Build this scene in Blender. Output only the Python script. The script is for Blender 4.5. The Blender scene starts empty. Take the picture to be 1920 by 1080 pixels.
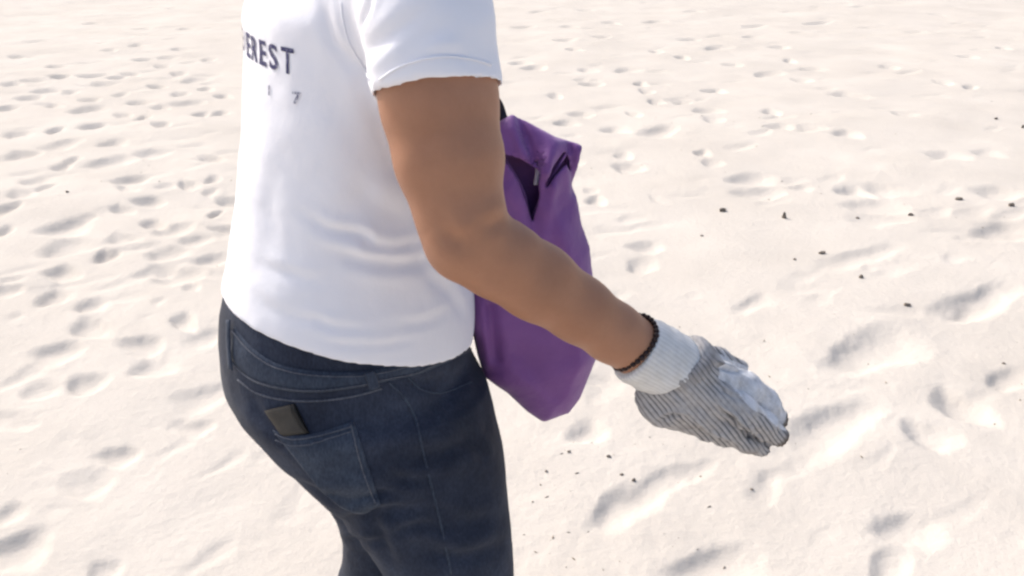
import bpy, bmesh, math, random
import numpy as np
from mathutils import Vector
from mathutils.bvhtree import BVHTree

random.seed(4)
rng = np.random.RandomState(11)
S = bpy.context.scene
COL = S.collection

# ------------------------------------------------------------------ camera, sky, sun, exposure
PITCH = math.radians(23.0)
CAM = np.array([0.0, 0.0, 1.45])
FPX = 1663.0                                   # focal length in pixels of the 1920 wide photo
cd = bpy.data.cameras.new('camera')
cam = bpy.data.objects.new('camera', cd)
COL.objects.link(cam)
cam.location = CAM
cam.rotation_euler = (math.pi / 2 - PITCH, 0, 0)
cd.sensor_width = 36.0
cd.lens = 36.0 * FPX / 1920.0
cd.clip_start = 0.02
cd.clip_end = 6000.0
S.camera = cam

SUN_EL = math.radians(44.0)
SUN_AZ = math.radians(-52.0)                   # from +Y towards +X: the sun stands left and beyond
W = bpy.data.worlds.new("World")
S.world = W
W.use_nodes = True
wn = W.node_tree
bgn = wn.nodes['Background']
sky = wn.nodes.new('ShaderNodeTexSky')
sky.sky_type = 'NISHITA'
sky.sun_disc = False
sky.sun_elevation = SUN_EL
sky.sun_rotation = SUN_AZ
sky.air_density = 1.0
sky.dust_density = 5.2
sky.ozone_density = 1.0
wn.links.new(sky.outputs[0], bgn.inputs[0])
bgn.inputs[1].default_value = 0.15
sl = bpy.data.lights.new('sun', 'SUN')
sl.energy = 2.0
sl.angle = math.radians(8.0)
sl.color = (1.0, 0.965, 0.915)
sun = bpy.data.objects.new('sun', sl)
COL.objects.link(sun)
sdir = Vector((math.sin(SUN_AZ) * math.cos(SUN_EL), math.cos(SUN_AZ) * math.cos(SUN_EL), math.sin(SUN_EL)))
sun.rotation_euler = sdir.to_track_quat('Z', 'Y').to_euler()
sun.location = (-4, 4, 6)

S.view_settings.view_transform = 'Standard'
S.view_settings.look = 'None'
S.view_settings.gamma = 1.0
S.view_settings.exposure = 0.62
S.view_settings.use_curve_mapping = False
S.render.engine = 'CYCLES'
S.cycles.filter_width = 2.5
S.cycles.max_bounces = 6

# ------------------------------------------------------------------ geometry of the shot
cp, sp_ = math.cos(PITCH), math.sin(PITCH)
FW = np.array([0, cp, -sp_]); UP = np.array([0, sp_, cp]); RT = np.array([1.0, 0, 0])

def ray(px, py):
    return FW + (px - 960.0) / FPX * RT - (py - 540.0) / FPX * UP

def onY(px, py, Y):
    r = ray(px, py)
    return CAM + r * (Y / r[1])

def mpp(px, py, Y):                            # metres per photo pixel there
    return Y / ray(px, py)[1] / FPX

def onG(px, py, z=0.0):
    r = ray(px, py)
    return CAM + r * ((z - CAM[2]) / r[2])

# ------------------------------------------------------------------ noise
def vnoise(P, seed=0):
    P = np.asarray(P, dtype=np.float64)
    i = np.floor(P).astype(np.int64); f = P - i
    f = f * f * f * (f * (f * 6 - 15) + 10)
    D = P.shape[1]
    out = np.zeros(len(P))
    for c in range(1 << D):
        w = np.ones(len(P)); h = np.full(len(P), seed * 374761393 + 668265263, dtype=np.int64)
        for k in range(D):
            b = (c >> k) & 1
            w = w * (f[:, k] if b else 1 - f[:, k])
            h = (h ^ ((i[:, k] + b) * (73856093, 19349663, 83492791)[k])) * 1274126177 & 0x7fffffff
            h = h ^ (h >> 13)
        h = (h * 2246822519) & 0x7fffffff
        h = h ^ (h >> 15)
        out += w * ((h & 0xffff) / 32767.5 - 1.0)
    return out

def fbm(P, oct=3, seed=0, gain=0.5):
    a, s, t = 1.0, 0.0, 0.0
    for o in range(oct):
        s = s + a * vnoise(P * (2.03 ** o) + 17.3 * o, seed + o); t += a; a *= gain
    return s / t

# ------------------------------------------------------------------ signed distance modelling
def smin(a, b, k):
    h = np.clip(0.5 + 0.5 * (b - a) / k, 0, 1)
    return b + (a - b) * h - k * h * (1 - h)

def smax(a, b, k):
    return -smin(-a, -b, k)

def cone(P, a, b, ra, rb):
    a = np.asarray(a); b = np.asarray(b); ab = b - a
    t = np.clip(((P - a) @ ab) / (ab @ ab), 0, 1)
    return np.linalg.norm(P - a - t[:, None] * ab, axis=1) - (ra + (rb - ra) * t)

def chain(P, pts, rad, k=0.02):
    d = None
    for i in range(len(pts) - 1):
        c = cone(P, pts[i], pts[i + 1], rad[i], rad[i + 1])
        d = c if d is None else smin(d, c, k)
    return d

def ellip(P, c, R, ax=None):
    q = P - np.asarray(c)
    if ax is not None:
        q = q @ np.asarray(ax).T
    R = np.asarray(R)
    k0 = np.linalg.norm(q / R, axis=1); k1 = np.linalg.norm(q / (R * R), axis=1)
    return np.where(k1 < 1e-9, -R.min(), k0 * (k0 - 1) / np.maximum(k1, 1e-9))

def spline(zs, vs):
    zs = np.asarray(zs, float); vs = np.asarray(vs, float)
    o = np.argsort(zs); zs, vs = zs[o], vs[o]
    m = np.gradient(vs, zs)
    def f(z):
        z = np.clip(z, zs[0], zs[-1])
        i = np.clip(np.searchsorted(zs, z) - 1, 0, len(zs) - 2)
        h = zs[i + 1] - zs[i]; t = (z - zs[i]) / h
        return ((2*t**3 - 3*t**2 + 1) * vs[i] + (t**3 - 2*t**2 + t) * h * m[i]
                + (-2*t**3 + 3*t**2) * vs[i + 1] + (t**3 - t**2) * h * m[i + 1])
    return f

class Slices:
    """elliptical cross sections stacked along z, turned so that their long axis lies across the body"""
    def __init__(self, rows, ang):
        # rows: z, cx, cy, half width across, half depth front to back
        r = np.array(rows); self.z0, self.z1 = r[:, 0].min(), r[:, 0].max()
        self.f = [spline(r[:, 0], r[:, i]) for i in range(1, 5)]
        self.fd = np.array([math.cos(ang), math.sin(ang)]); self.rd = np.array([math.sin(ang), -math.cos(ang)])
    def __call__(self, P, grow=0.0, e=2.0):
        z = P[:, 2]
        cx, cy, rl, rf = [f(z) for f in self.f]
        rl = rl + grow; rf = rf + grow
        dx, dy = P[:, 0] - cx, P[:, 1] - cy
        a = np.abs(dx * self.fd[0] + dy * self.fd[1]) / rf; b = np.abs(dx * self.rd[0] + dy * self.rd[1]) / rl
        k = (a ** e + b ** e) ** (1 / e)
        q = (k - 1) * np.minimum(rl, rf) * 0.9
        cap = np.maximum(z - self.z1, self.z0 - z)
        return np.maximum(q, cap)

def net(f, lo, hi, h, smooth=2):
    """surface net over the zero level of f"""
    lo = np.asarray(lo, float); n = np.ceil((np.asarray(hi) - lo) / h).astype(int) + 1
    B = 24
    F = np.full(n, 1.0, dtype=np.float32)
    ax = [lo[i] + h * np.arange(n[i]) for i in range(3)]
    cents, idx = [], []
    for i in range(0, n[0], B):
        for j in range(0, n[1], B):
            for k in range(0, n[2], B):
                idx.append((i, j, k)); cents.append(lo + h * (np.array((i, j, k)) + B / 2))
    fc = f(np.array(cents))
    for (i, j, k), v in zip(idx, fc):
        sl_ = (slice(i, min(i + B, n[0])), slice(j, min(j + B, n[1])), slice(k, min(k + B, n[2])))
        if abs(v) > B * h * 1.5:
            F[sl_] = v; continue
        g = np.meshgrid(ax[0][sl_[0]], ax[1][sl_[1]], ax[2][sl_[2]], indexing='ij')
        P = np.stack([q.ravel() for q in g], 1)
        F[sl_] = f(P).reshape(g[0].shape)
    s = F < 0
    c = np.zeros(n - 1, dtype=np.int8)
    sls = lambda d: tuple(slice(d[a], n[a] - 1 + d[a]) for a in range(3))
    for d in np.ndindex(2, 2, 2):
        c += s[sls(d)]
    act = (c > 0) & (c < 8)
    ids = np.full(n - 1, -1, dtype=np.int64)
    ci = np.argwhere(act); ids[act] = np.arange(len(ci))
    acc = np.zeros((len(ci), 3)); cnt = np.zeros(len(ci))
    for a in range(3):
        for d in np.ndindex(2, 2):
            o0 = [0, 0, 0]; rest = [b for b in range(3) if b != a]
            o0[rest[0]], o0[rest[1]] = d
            o1 = list(o0); o1[a] = 1
            f0 = F[tuple((ci + o0).T)].astype(float); f1 = F[tuple((ci + o1).T)].astype(float)
            x = (f0 < 0) != (f1 < 0)
            t = np.where(x, f0 / np.where(f0 == f1, 1, f0 - f1), 0)
            p = np.array(o0, float)[None, :].repeat(len(ci), 0); p[:, a] += t
            acc += p * x[:, None]; cnt += x
    V = lo + h * (ci + acc / np.maximum(cnt, 1)[:, None])
    faces = []
    for a in range(3):
        b, e = [(1, 2), (2, 0), (0, 1)][a]
        sl0 = [slice(None)] * 3; sl1 = [slice(None)] * 3
        sl0[a] = slice(0, n[a] - 1); sl1[a] = slice(1, n[a])
        ch = s[tuple(sl0)] != s[tuple(sl1)]
        ii = np.argwhere(ch)
        ok = (ii[:, b] > 0) & (ii[:, e] > 0) & (ii[:, b] < n[b] - 1) & (ii[:, e] < n[e] - 1)
        ii = ii[ok]
        ins = s[tuple(ii.T)]
        q = []
        for db, de in ((-1, -1), (0, -1), (0, 0), (-1, 0)):
            jj = ii.copy(); jj[:, b] += db; jj[:, e] += de
            q.append(ids[tuple(jj.T)])
        q = np.stack(q, 1)
        q[~ins] = q[~ins][:, ::-1]
        faces.append(q)
    Q = np.concatenate(faces)
    for _ in range(smooth):
        V = lap(V, Q)
    return V, Q

def lap(V, Q, w=0.5):
    E = np.concatenate([Q[:, [0, 1]], Q[:, [1, 2]], Q[:, [2, 3]], Q[:, [3, 0]]])
    A = np.zeros_like(V); C = np.zeros(len(V))
    for a in range(3):
        A[:, a] = np.bincount(E[:, 0], V[E[:, 1], a], len(V)) + np.bincount(E[:, 1], V[E[:, 0], a], len(V))
    C = np.bincount(E[:, 0], minlength=len(V)) + np.bincount(E[:, 1], minlength=len(V))
    return V * (1 - w) + w * A / np.maximum(C, 1)[:, None]

def vnormals(V, Q):
    n = np.cross(V[Q[:, 2]] - V[Q[:, 0]], V[Q[:, 3]] - V[Q[:, 1]])
    N = np.zeros_like(V)
    for k in range(4):
        for a in range(3):
            N[:, a] += np.bincount(Q[:, k], n[:, a], len(V))
    return N / np.maximum(np.linalg.norm(N, axis=1), 1e-12)[:, None]

def bvh_of(V, Q):
    return BVHTree.FromPolygons([Vector(v) for v in V], Q.tolist())
def cast(bv, px, py):
    r = ray(px, py); r = r / np.linalg.norm(r)
    loc, n, i, d = bv.ray_cast(Vector(CAM), Vector(r))
    if loc is None: return None, None
    return np.array(loc), np.array(n)
def cast_line(bv, pts, n):
    pp = resample(pts, n); o, nn = [], []
    for x, y in pp:
        l, m = cast(bv, x, y)
        if l is not None: o.append(l); nn.append(m)
    return np.array(o), np.array(nn)

def fold(V, Nv, bv, pts, w, amp, n=24, two=True):
    """a drag fold: a groove with a roll of cloth beside it, fading out at both ends"""
    L, LN = cast_line(bv, pts, n)
    if len(L) < 3: return V
    sel = np.where(np.all((V > L.min(0) - 4 * w) & (V < L.max(0) + 4 * w), axis=1))[0]
    if len(sel) == 0: return V
    P = V[sel]
    dist = np.linalg.norm(P[:, None, :] - L[None], axis=2)
    i = dist.argmin(1)
    T = np.gradient(L, axis=0); T /= np.linalg.norm(T, axis=1)[:, None] + 1e-9
    side = np.cross(T, LN); side /= np.linalg.norm(side, axis=1)[:, None] + 1e-9
    s = np.einsum('ij,ij->i', P - L[i], side[i])
    al = np.einsum('ij,ij->i', P - L[i], T[i])
    tt = i / (len(L) - 1)
    env = np.sin(np.pi * np.clip(tt, 0.03, 0.97)) ** 0.7 * np.exp(-(al / (2 * w)) ** 2)
    off = np.abs(np.einsum('ij,ij->i', P - L[i], LN[i])) < 3 * w
    h = -np.exp(-(s / w) ** 2) + 0.75 * np.exp(-((s + 1.7 * w) / (1.1 * w)) ** 2) + (0.35 * np.exp(-((s - 1.9 * w) / (1.2 * w)) ** 2) if two else 0)
    V = V.copy()
    V[sel] += Nv[sel] * (amp * h * env * off)[:, None]
    return V

def seg_d(p, L):
    d = np.full(len(p), 1e9)
    for a, b_ in zip(L[:-1], L[1:]):
        e = b_ - a; w = p - a; t = np.clip((w @ e) / (e @ e), 0, 1)
        d = np.minimum(d, np.linalg.norm(w - t[:, None] * e, axis=1))
    return d

# ------------------------------------------------------------------ objects
def root(name, label, cat, loc, group=None):
    o = bpy.data.objects.new(name, None)
    o.empty_display_size = 0.1
    COL.objects.link(o); o.location = loc
    o['label'] = label; o['category'] = cat
    if group: o['group'] = group
    return o

def world_of(o):
    p = np.zeros(3)
    while o is not None:
        p = p + np.array(o.location); o = o.parent
    return p

def mesh_obj(name, V, Fc, mat, parent=None, smooth=True, origin=None, attrs=None):
    V = np.asarray(V, dtype=np.float64)
    me = bpy.data.meshes.new(name)
    base = world_of(parent) if parent is not None else np.zeros(3)
    org = np.zeros(3) if (origin is None and parent is not None) else (np.zeros(3) if origin is None else np.asarray(origin) )
    Vl = V - base - (org if parent is None else 0)
    Fl = Fc.tolist() if isinstance(Fc, np.ndarray) else [list(f) for f in Fc]
    me.from_pydata(Vl.tolist(), [], Fl)
    me.update()
    if smooth:
        me.polygons.foreach_set('use_smooth', [True] * len(me.polygons))
    for k, v in (attrs or {}).items():
        at = me.attributes.new(k, 'FLOAT', 'POINT'); at.data.foreach_set('value', np.asarray(v, dtype=np.float32))
    if mat is not None: me.materials.append(mat)
    o = bpy.data.objects.new(name, me)
    COL.objects.link(o)
    if parent is not None: o.parent = parent
    else: o.location = org
    return o

def tube(pts, r, seg=8, closed=False, flat=1.0, nrm=None):
    pts = np.asarray(pts, float); n = len(pts)
    V, F = [], []
    r = np.full(n, r) if np.isscalar(r) else np.asarray(r)
    prev = None
    for i in range(n):
        if closed: t = pts[(i + 1) % n] - pts[i - 1]
        else: t = pts[min(i + 1, n - 1)] - pts[max(i - 1, 0)]
        t = t / (np.linalg.norm(t) + 1e-12)
        if nrm is not None: u = nrm[i] - t * (nrm[i] @ t)
        else:
            ref = prev if prev is not None else (np.array([0, 0, 1.0]) if abs(t[2]) < 0.9 else np.array([1.0, 0, 0]))
            u = ref - t * (ref @ t)
        u = u / (np.linalg.norm(u) + 1e-12); prev = u
        w = np.cross(t, u)
        for k in range(seg):
            a = 2 * math.pi * k / seg
            V.append(pts[i] + r[i] * (math.cos(a) * u * flat + math.sin(a) * w))
    for i in range(n if closed else n - 1):
        j = (i + 1) % n
        for k in range(seg):
            F.append((i * seg + k, i * seg + (k + 1) % seg, j * seg + (k + 1) % seg, j * seg + k))
    if not closed:
        F.append(tuple(range(seg))[::-1]); F.append(tuple((n - 1) * seg + k for k in range(seg)))
    return np.array(V), F

def resample(pts, n):
    pts = np.asarray(pts, float)
    # smooth curve through the points
    t = np.arange(len(pts)); tt = np.linspace(0, len(pts) - 1, n)
    return np.stack([spline(t, pts[:, a])(tt) for a in range(pts.shape[1])], 1) if len(pts) > 2 else \
        np.stack([np.interp(tt, t, pts[:, a]) for a in range(pts.shape[1])], 1)

# ------------------------------------------------------------------ materials
def mat(name, rough=0.9):
    m = bpy.data.materials.new(name); m.use_nodes = True
    nt = m.node_tree; b = nt.nodes['Principled BSDF']
    b.inputs['Roughness'].default_value = rough
    b.inputs['Specular IOR Level'].default_value = 0.25
    return m, nt, b

def N(nt, t, **kw):
    n = nt.nodes.new(t)
    for k, v in kw.items(): setattr(n, k, v)
    return n

def noise(nt, scale, detail=4, rough=0.55, coord='Object', stretch=None):
    tc = N(nt, 'ShaderNodeTexCoord'); nz = N(nt, 'ShaderNodeTexNoise')
    nz.inputs['Scale'].default_value = scale; nz.inputs['Detail'].default_value = detail
    nz.inputs['Roughness'].default_value = rough
    if stretch:
        mp = N(nt, 'ShaderNodeMapping'); mp.inputs['Scale'].default_value = stretch
        nt.links.new(tc.outputs[coord], mp.inputs[0]); nt.links.new(mp.outputs[0], nz.inputs['Vector'])
    else:
        nt.links.new(tc.outputs[coord], nz.inputs['Vector'])
    return nz.outputs['Fac']

def ramp(nt, fac, stops):
    r = N(nt, 'ShaderNodeValToRGB')
    e = r.color_ramp.elements
    while len(e) < len(stops): e.new(0.5)
    for q, (p, c) in zip(e, stops): q.position = p; q.color = (*c, 1)
    nt.links.new(fac, r.inputs[0])
    return r.outputs[0]

def mixc(nt, fac, a, b, mode='MIX'):
    m = N(nt, 'ShaderNodeMix', data_type='RGBA', blend_type=mode)
    if isinstance(fac, (int, float)): m.inputs[0].default_value = fac
    else: nt.links.new(fac, m.inputs[0])
    for i, c in ((6, a), (7, b)):
        if isinstance(c, tuple): m.inputs[i].default_value = (*c, 1)
        else: nt.links.new(c, m.inputs[i])
    return m.outputs[2]

def bump(nt, b, h, strength=0.3, dist=0.002, prev=None):
    n = N(nt, 'ShaderNodeBump'); n.inputs['Strength'].default_value = strength; n.inputs['Distance'].default_value = dist
    nt.links.new(h, n.inputs['Height'])
    if prev is not None: nt.links.new(prev, n.inputs['Normal'])
    nt.links.new(n.outputs[0], b.inputs['Normal'])
    return n.outputs[0]

def attr(nt, name):
    a = N(nt, 'ShaderNodeAttribute'); a.attribute_name = name
    return a.outputs['Fac']

# sand
M_SAND, nt, b = mat('dry_sand', 1.0)
c1 = ramp(nt, noise(nt, 1.3, 5, 0.6), [(0.3, (0.50, 0.465, 0.421)), (0.7, (0.565, 0.529, 0.482))])
c2 = ramp(nt, noise(nt, 420, 3, 0.7), [(0.32, (0.78, 0.76, 0.74)), (0.6, (1, 1, 1))])
col = mixc(nt, 0.55, c1, c2, 'MULTIPLY')
nt.links.new(col, b.inputs['Base Color'])
b.inputs['Specular IOR Level'].default_value = 0.1
p = bump(nt, b, noise(nt, 38, 5, 0.62), 0.35, 0.012)
bump(nt, b, noise(nt, 330, 3, 0.6), 0.4, 0.003, p)

# white cotton shirt
M_SHIRT, nt, b = mat('white_cotton', 0.9)
c = ramp(nt, noise(nt, 9, 4), [(0.3, (0.81, 0.81, 0.86)), (0.7, (0.84, 0.84, 0.885))])
nt.links.new(c, b.inputs['Base Color'])
b.inputs['Sheen Weight'].default_value = 0.15
p = bump(nt, b, noise(nt, 60, 4, 0.5), 0.12, 0.006)
bump(nt, b, noise(nt, 900, 2), 0.12, 0.0006, p)

# print on the shirt
M_PRINT, nt, b = mat('navy_print', 0.6)
c = ramp(nt, noise(nt, 260, 4, 0.7), [(0.30, (0.34, 0.34, 0.46)), (0.46, (0.038, 0.039, 0.115))])
nt.links.new(c, b.inputs['Base Color'])
M_PRINT_PALE, nt, b = mat('worn_navy_print', 0.6)
c = ramp(nt, noise(nt, 300, 4, 0.7), [(0.40, (0.66, 0.66, 0.72)), (0.58, (0.10, 0.10, 0.18))])
nt.links.new(c, b.inputs['Base Color'])

# denim
def denim(name, lo, hi, wear):
    m, nt, b = mat(name, 0.85)
    c = ramp(nt, noise(nt, 5.5, 4, 0.55), [(0.35, lo), (0.68, hi)])
    tw = noise(nt, 420, 2, 0.6, stretch=(1, 1, 0.35))
    c2 = ramp(nt, tw, [(0.35, (0.72, 0.74, 0.78)), (0.65, wear)])
    wn_ = ramp(nt, noise(nt, 13, 5, 0.7), [(0.48, (1, 1, 1)), (0.74, (1.65, 1.6, 1.5))])
    c = mixc(nt, 1.0, c, wn_, 'MULTIPLY')
    nt.links.new(mixc(nt, 0.9, c, c2, 'MULTIPLY'), b.inputs['Base Color'])
    b.inputs['Sheen Weight'].default_value = 0.05
    b.inputs['Sheen Roughness'].default_value = 0.5
    p = bump(nt, b, noise(nt, 28, 5, 0.6), 0.25, 0.008)
    bump(nt, b, tw, 0.3, 0.0012, p)
    return m
M_DENIM = denim('dark_denim', (0.011, 0.015, 0.029), (0.027, 0.036, 0.062), (1.25, 1.25, 1.22))
M_DENIM_W = denim('worn_denim', (0.024, 0.034, 0.056), (0.038, 0.050, 0.078), (1.3, 1.3, 1.25))
M_DENIM_SEAM = denim('denim_seam', (0.055, 0.062, 0.085), (0.090, 0.098, 0.125), (1.3, 1.3, 1.25))

# skin
M_SKIN, nt, b = mat('skin', 0.48)
c = ramp(nt, noise(nt, 11, 7, 0.7), [(0.3, (0.345, 0.170, 0.101)), (0.72, (0.425, 0.218, 0.133))])
nt.links.new(c, b.inputs['Base Color'])
b.inputs['Subsurface Weight'].default_value = 0.12
b.inputs['Subsurface Radius'].default_value = (0.012, 0.005, 0.003)
b.inputs['Subsurface Scale'].default_value = 0.5
p = bump(nt, b, noise(nt, 70, 3), 0.08, 0.002)
bump(nt, b, noise(nt, 480, 3, 0.7), 0.30, 0.0009, p)

# purple bag cloth
M_BAG, nt, b = mat('purple_cloth', 0.6)
c = ramp(nt, noise(nt, 11, 4), [(0.3, (0.175, 0.062, 0.240)), (0.7, (0.230, 0.090, 0.305))])
nt.links.new(c, b.inputs['Base Color'])
b.inputs['Specular IOR Level'].default_value = 0.35
b.inputs['Sheen Weight'].default_value = 0.15
p = bump(nt, b, noise(nt, 32, 5, 0.6), 0.35, 0.008)
bump(nt, b, noise(nt, 700, 2), 0.15, 0.0008, p)

def plain(name, col, rough=0.7, sc=60, var=0.75):
    m, nt, b = mat(name, rough)
    c = ramp(nt, noise(nt, sc, 4, 0.6), [(0.3, tuple(x * var for x in col)), (0.7, col)])
    nt.links.new(c, b.inputs['Base Color'])
    bump(nt, b, noise(nt, sc * 4, 3, 0.6), 0.2, 0.001)
    return m
M_STRAP = plain('black_webbing', (0.018, 0.014, 0.022))
M_BAG_D = plain('dark_purple_binding', (0.035, 0.014, 0.05))
M_PULL = plain('pale_cord', (0.55, 0.50, 0.60))
M_BEAD = plain('dark_beads', (0.035, 0.018, 0.016), 0.4)
M_GRIT = plain('grit', (0.36, 0.31, 0.25), 0.9, 30, 0.45)
M_WALLET = plain('brown_leather', (0.066, 0.059, 0.050), 0.65, 40)
M_WALLET_D = plain('dark_leather', (0.016, 0.015, 0.014), 0.5, 40)
M_HAIR = plain('black_hair', (0.014, 0.011, 0.010), 0.45, 200, 0.5)
M_EYE = plain('eye_white', (0.7, 0.68, 0.64), 0.2, 20, 0.95)
M_IRIS = plain('eye_iris', (0.03, 0.018, 0.01), 0.2)
M_SHOE = plain('grey_shoe', (0.12, 0.12, 0.13), 0.7)
M_SOLE = plain('white_sole', (0.6, 0.58, 0.55), 0.7)
M_COAT = plain('white_rubber_coating', (0.78, 0.78, 0.80), 0.6, 70, 0.55)
M_DEBRIS = plain('dark_debris', (0.22, 0.19, 0.16), 0.9, 80, 0.5)
M_DEBRIS_P = plain('pale_debris', (0.32, 0.28, 0.235), 0.9, 80, 0.6)

M_KNIT, nt, b = mat('grey_knit', 0.95)
rb = attr(nt, 'rib')
c = ramp(nt, rb, [(0.05, (0.14, 0.14, 0.15)), (0.50, (0.47, 0.455, 0.45))])
d = ramp(nt, noise(nt, 130, 4, 0.65), [(0.3, (0.72, 0.71, 0.70)), (0.65, (1.05, 1.05, 1.05))])
c = mixc(nt, 0.8, c, d, 'MULTIPLY')
c = mixc(nt, attr(nt, 'dirt_and_shade'), c, (0.10, 0.075, 0.055))  # brown soiling, plus painted shade in the fold by the cuff
nt.links.new(c, b.inputs['Base Color'])
bump(nt, b, noise(nt, 700, 3, 0.7), 0.4, 0.0012)
M_CUFF, nt, b = mat('pale_knit', 0.95)
c = ramp(nt, attr(nt, 'rib'), [(0.1, (0.64, 0.63, 0.61)), (0.6, (0.74, 0.73, 0.71))])
d = ramp(nt, noise(nt, 90, 4, 0.6), [(0.3, (0.85, 0.84, 0.82)), (0.65, (1, 1, 1))])
nt.links.new(mixc(nt, 0.8, c, d, 'MULTIPLY'), b.inputs['Base Color'])
bump(nt, b, noise(nt, 700, 3, 0.7), 0.35, 0.001)

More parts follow.
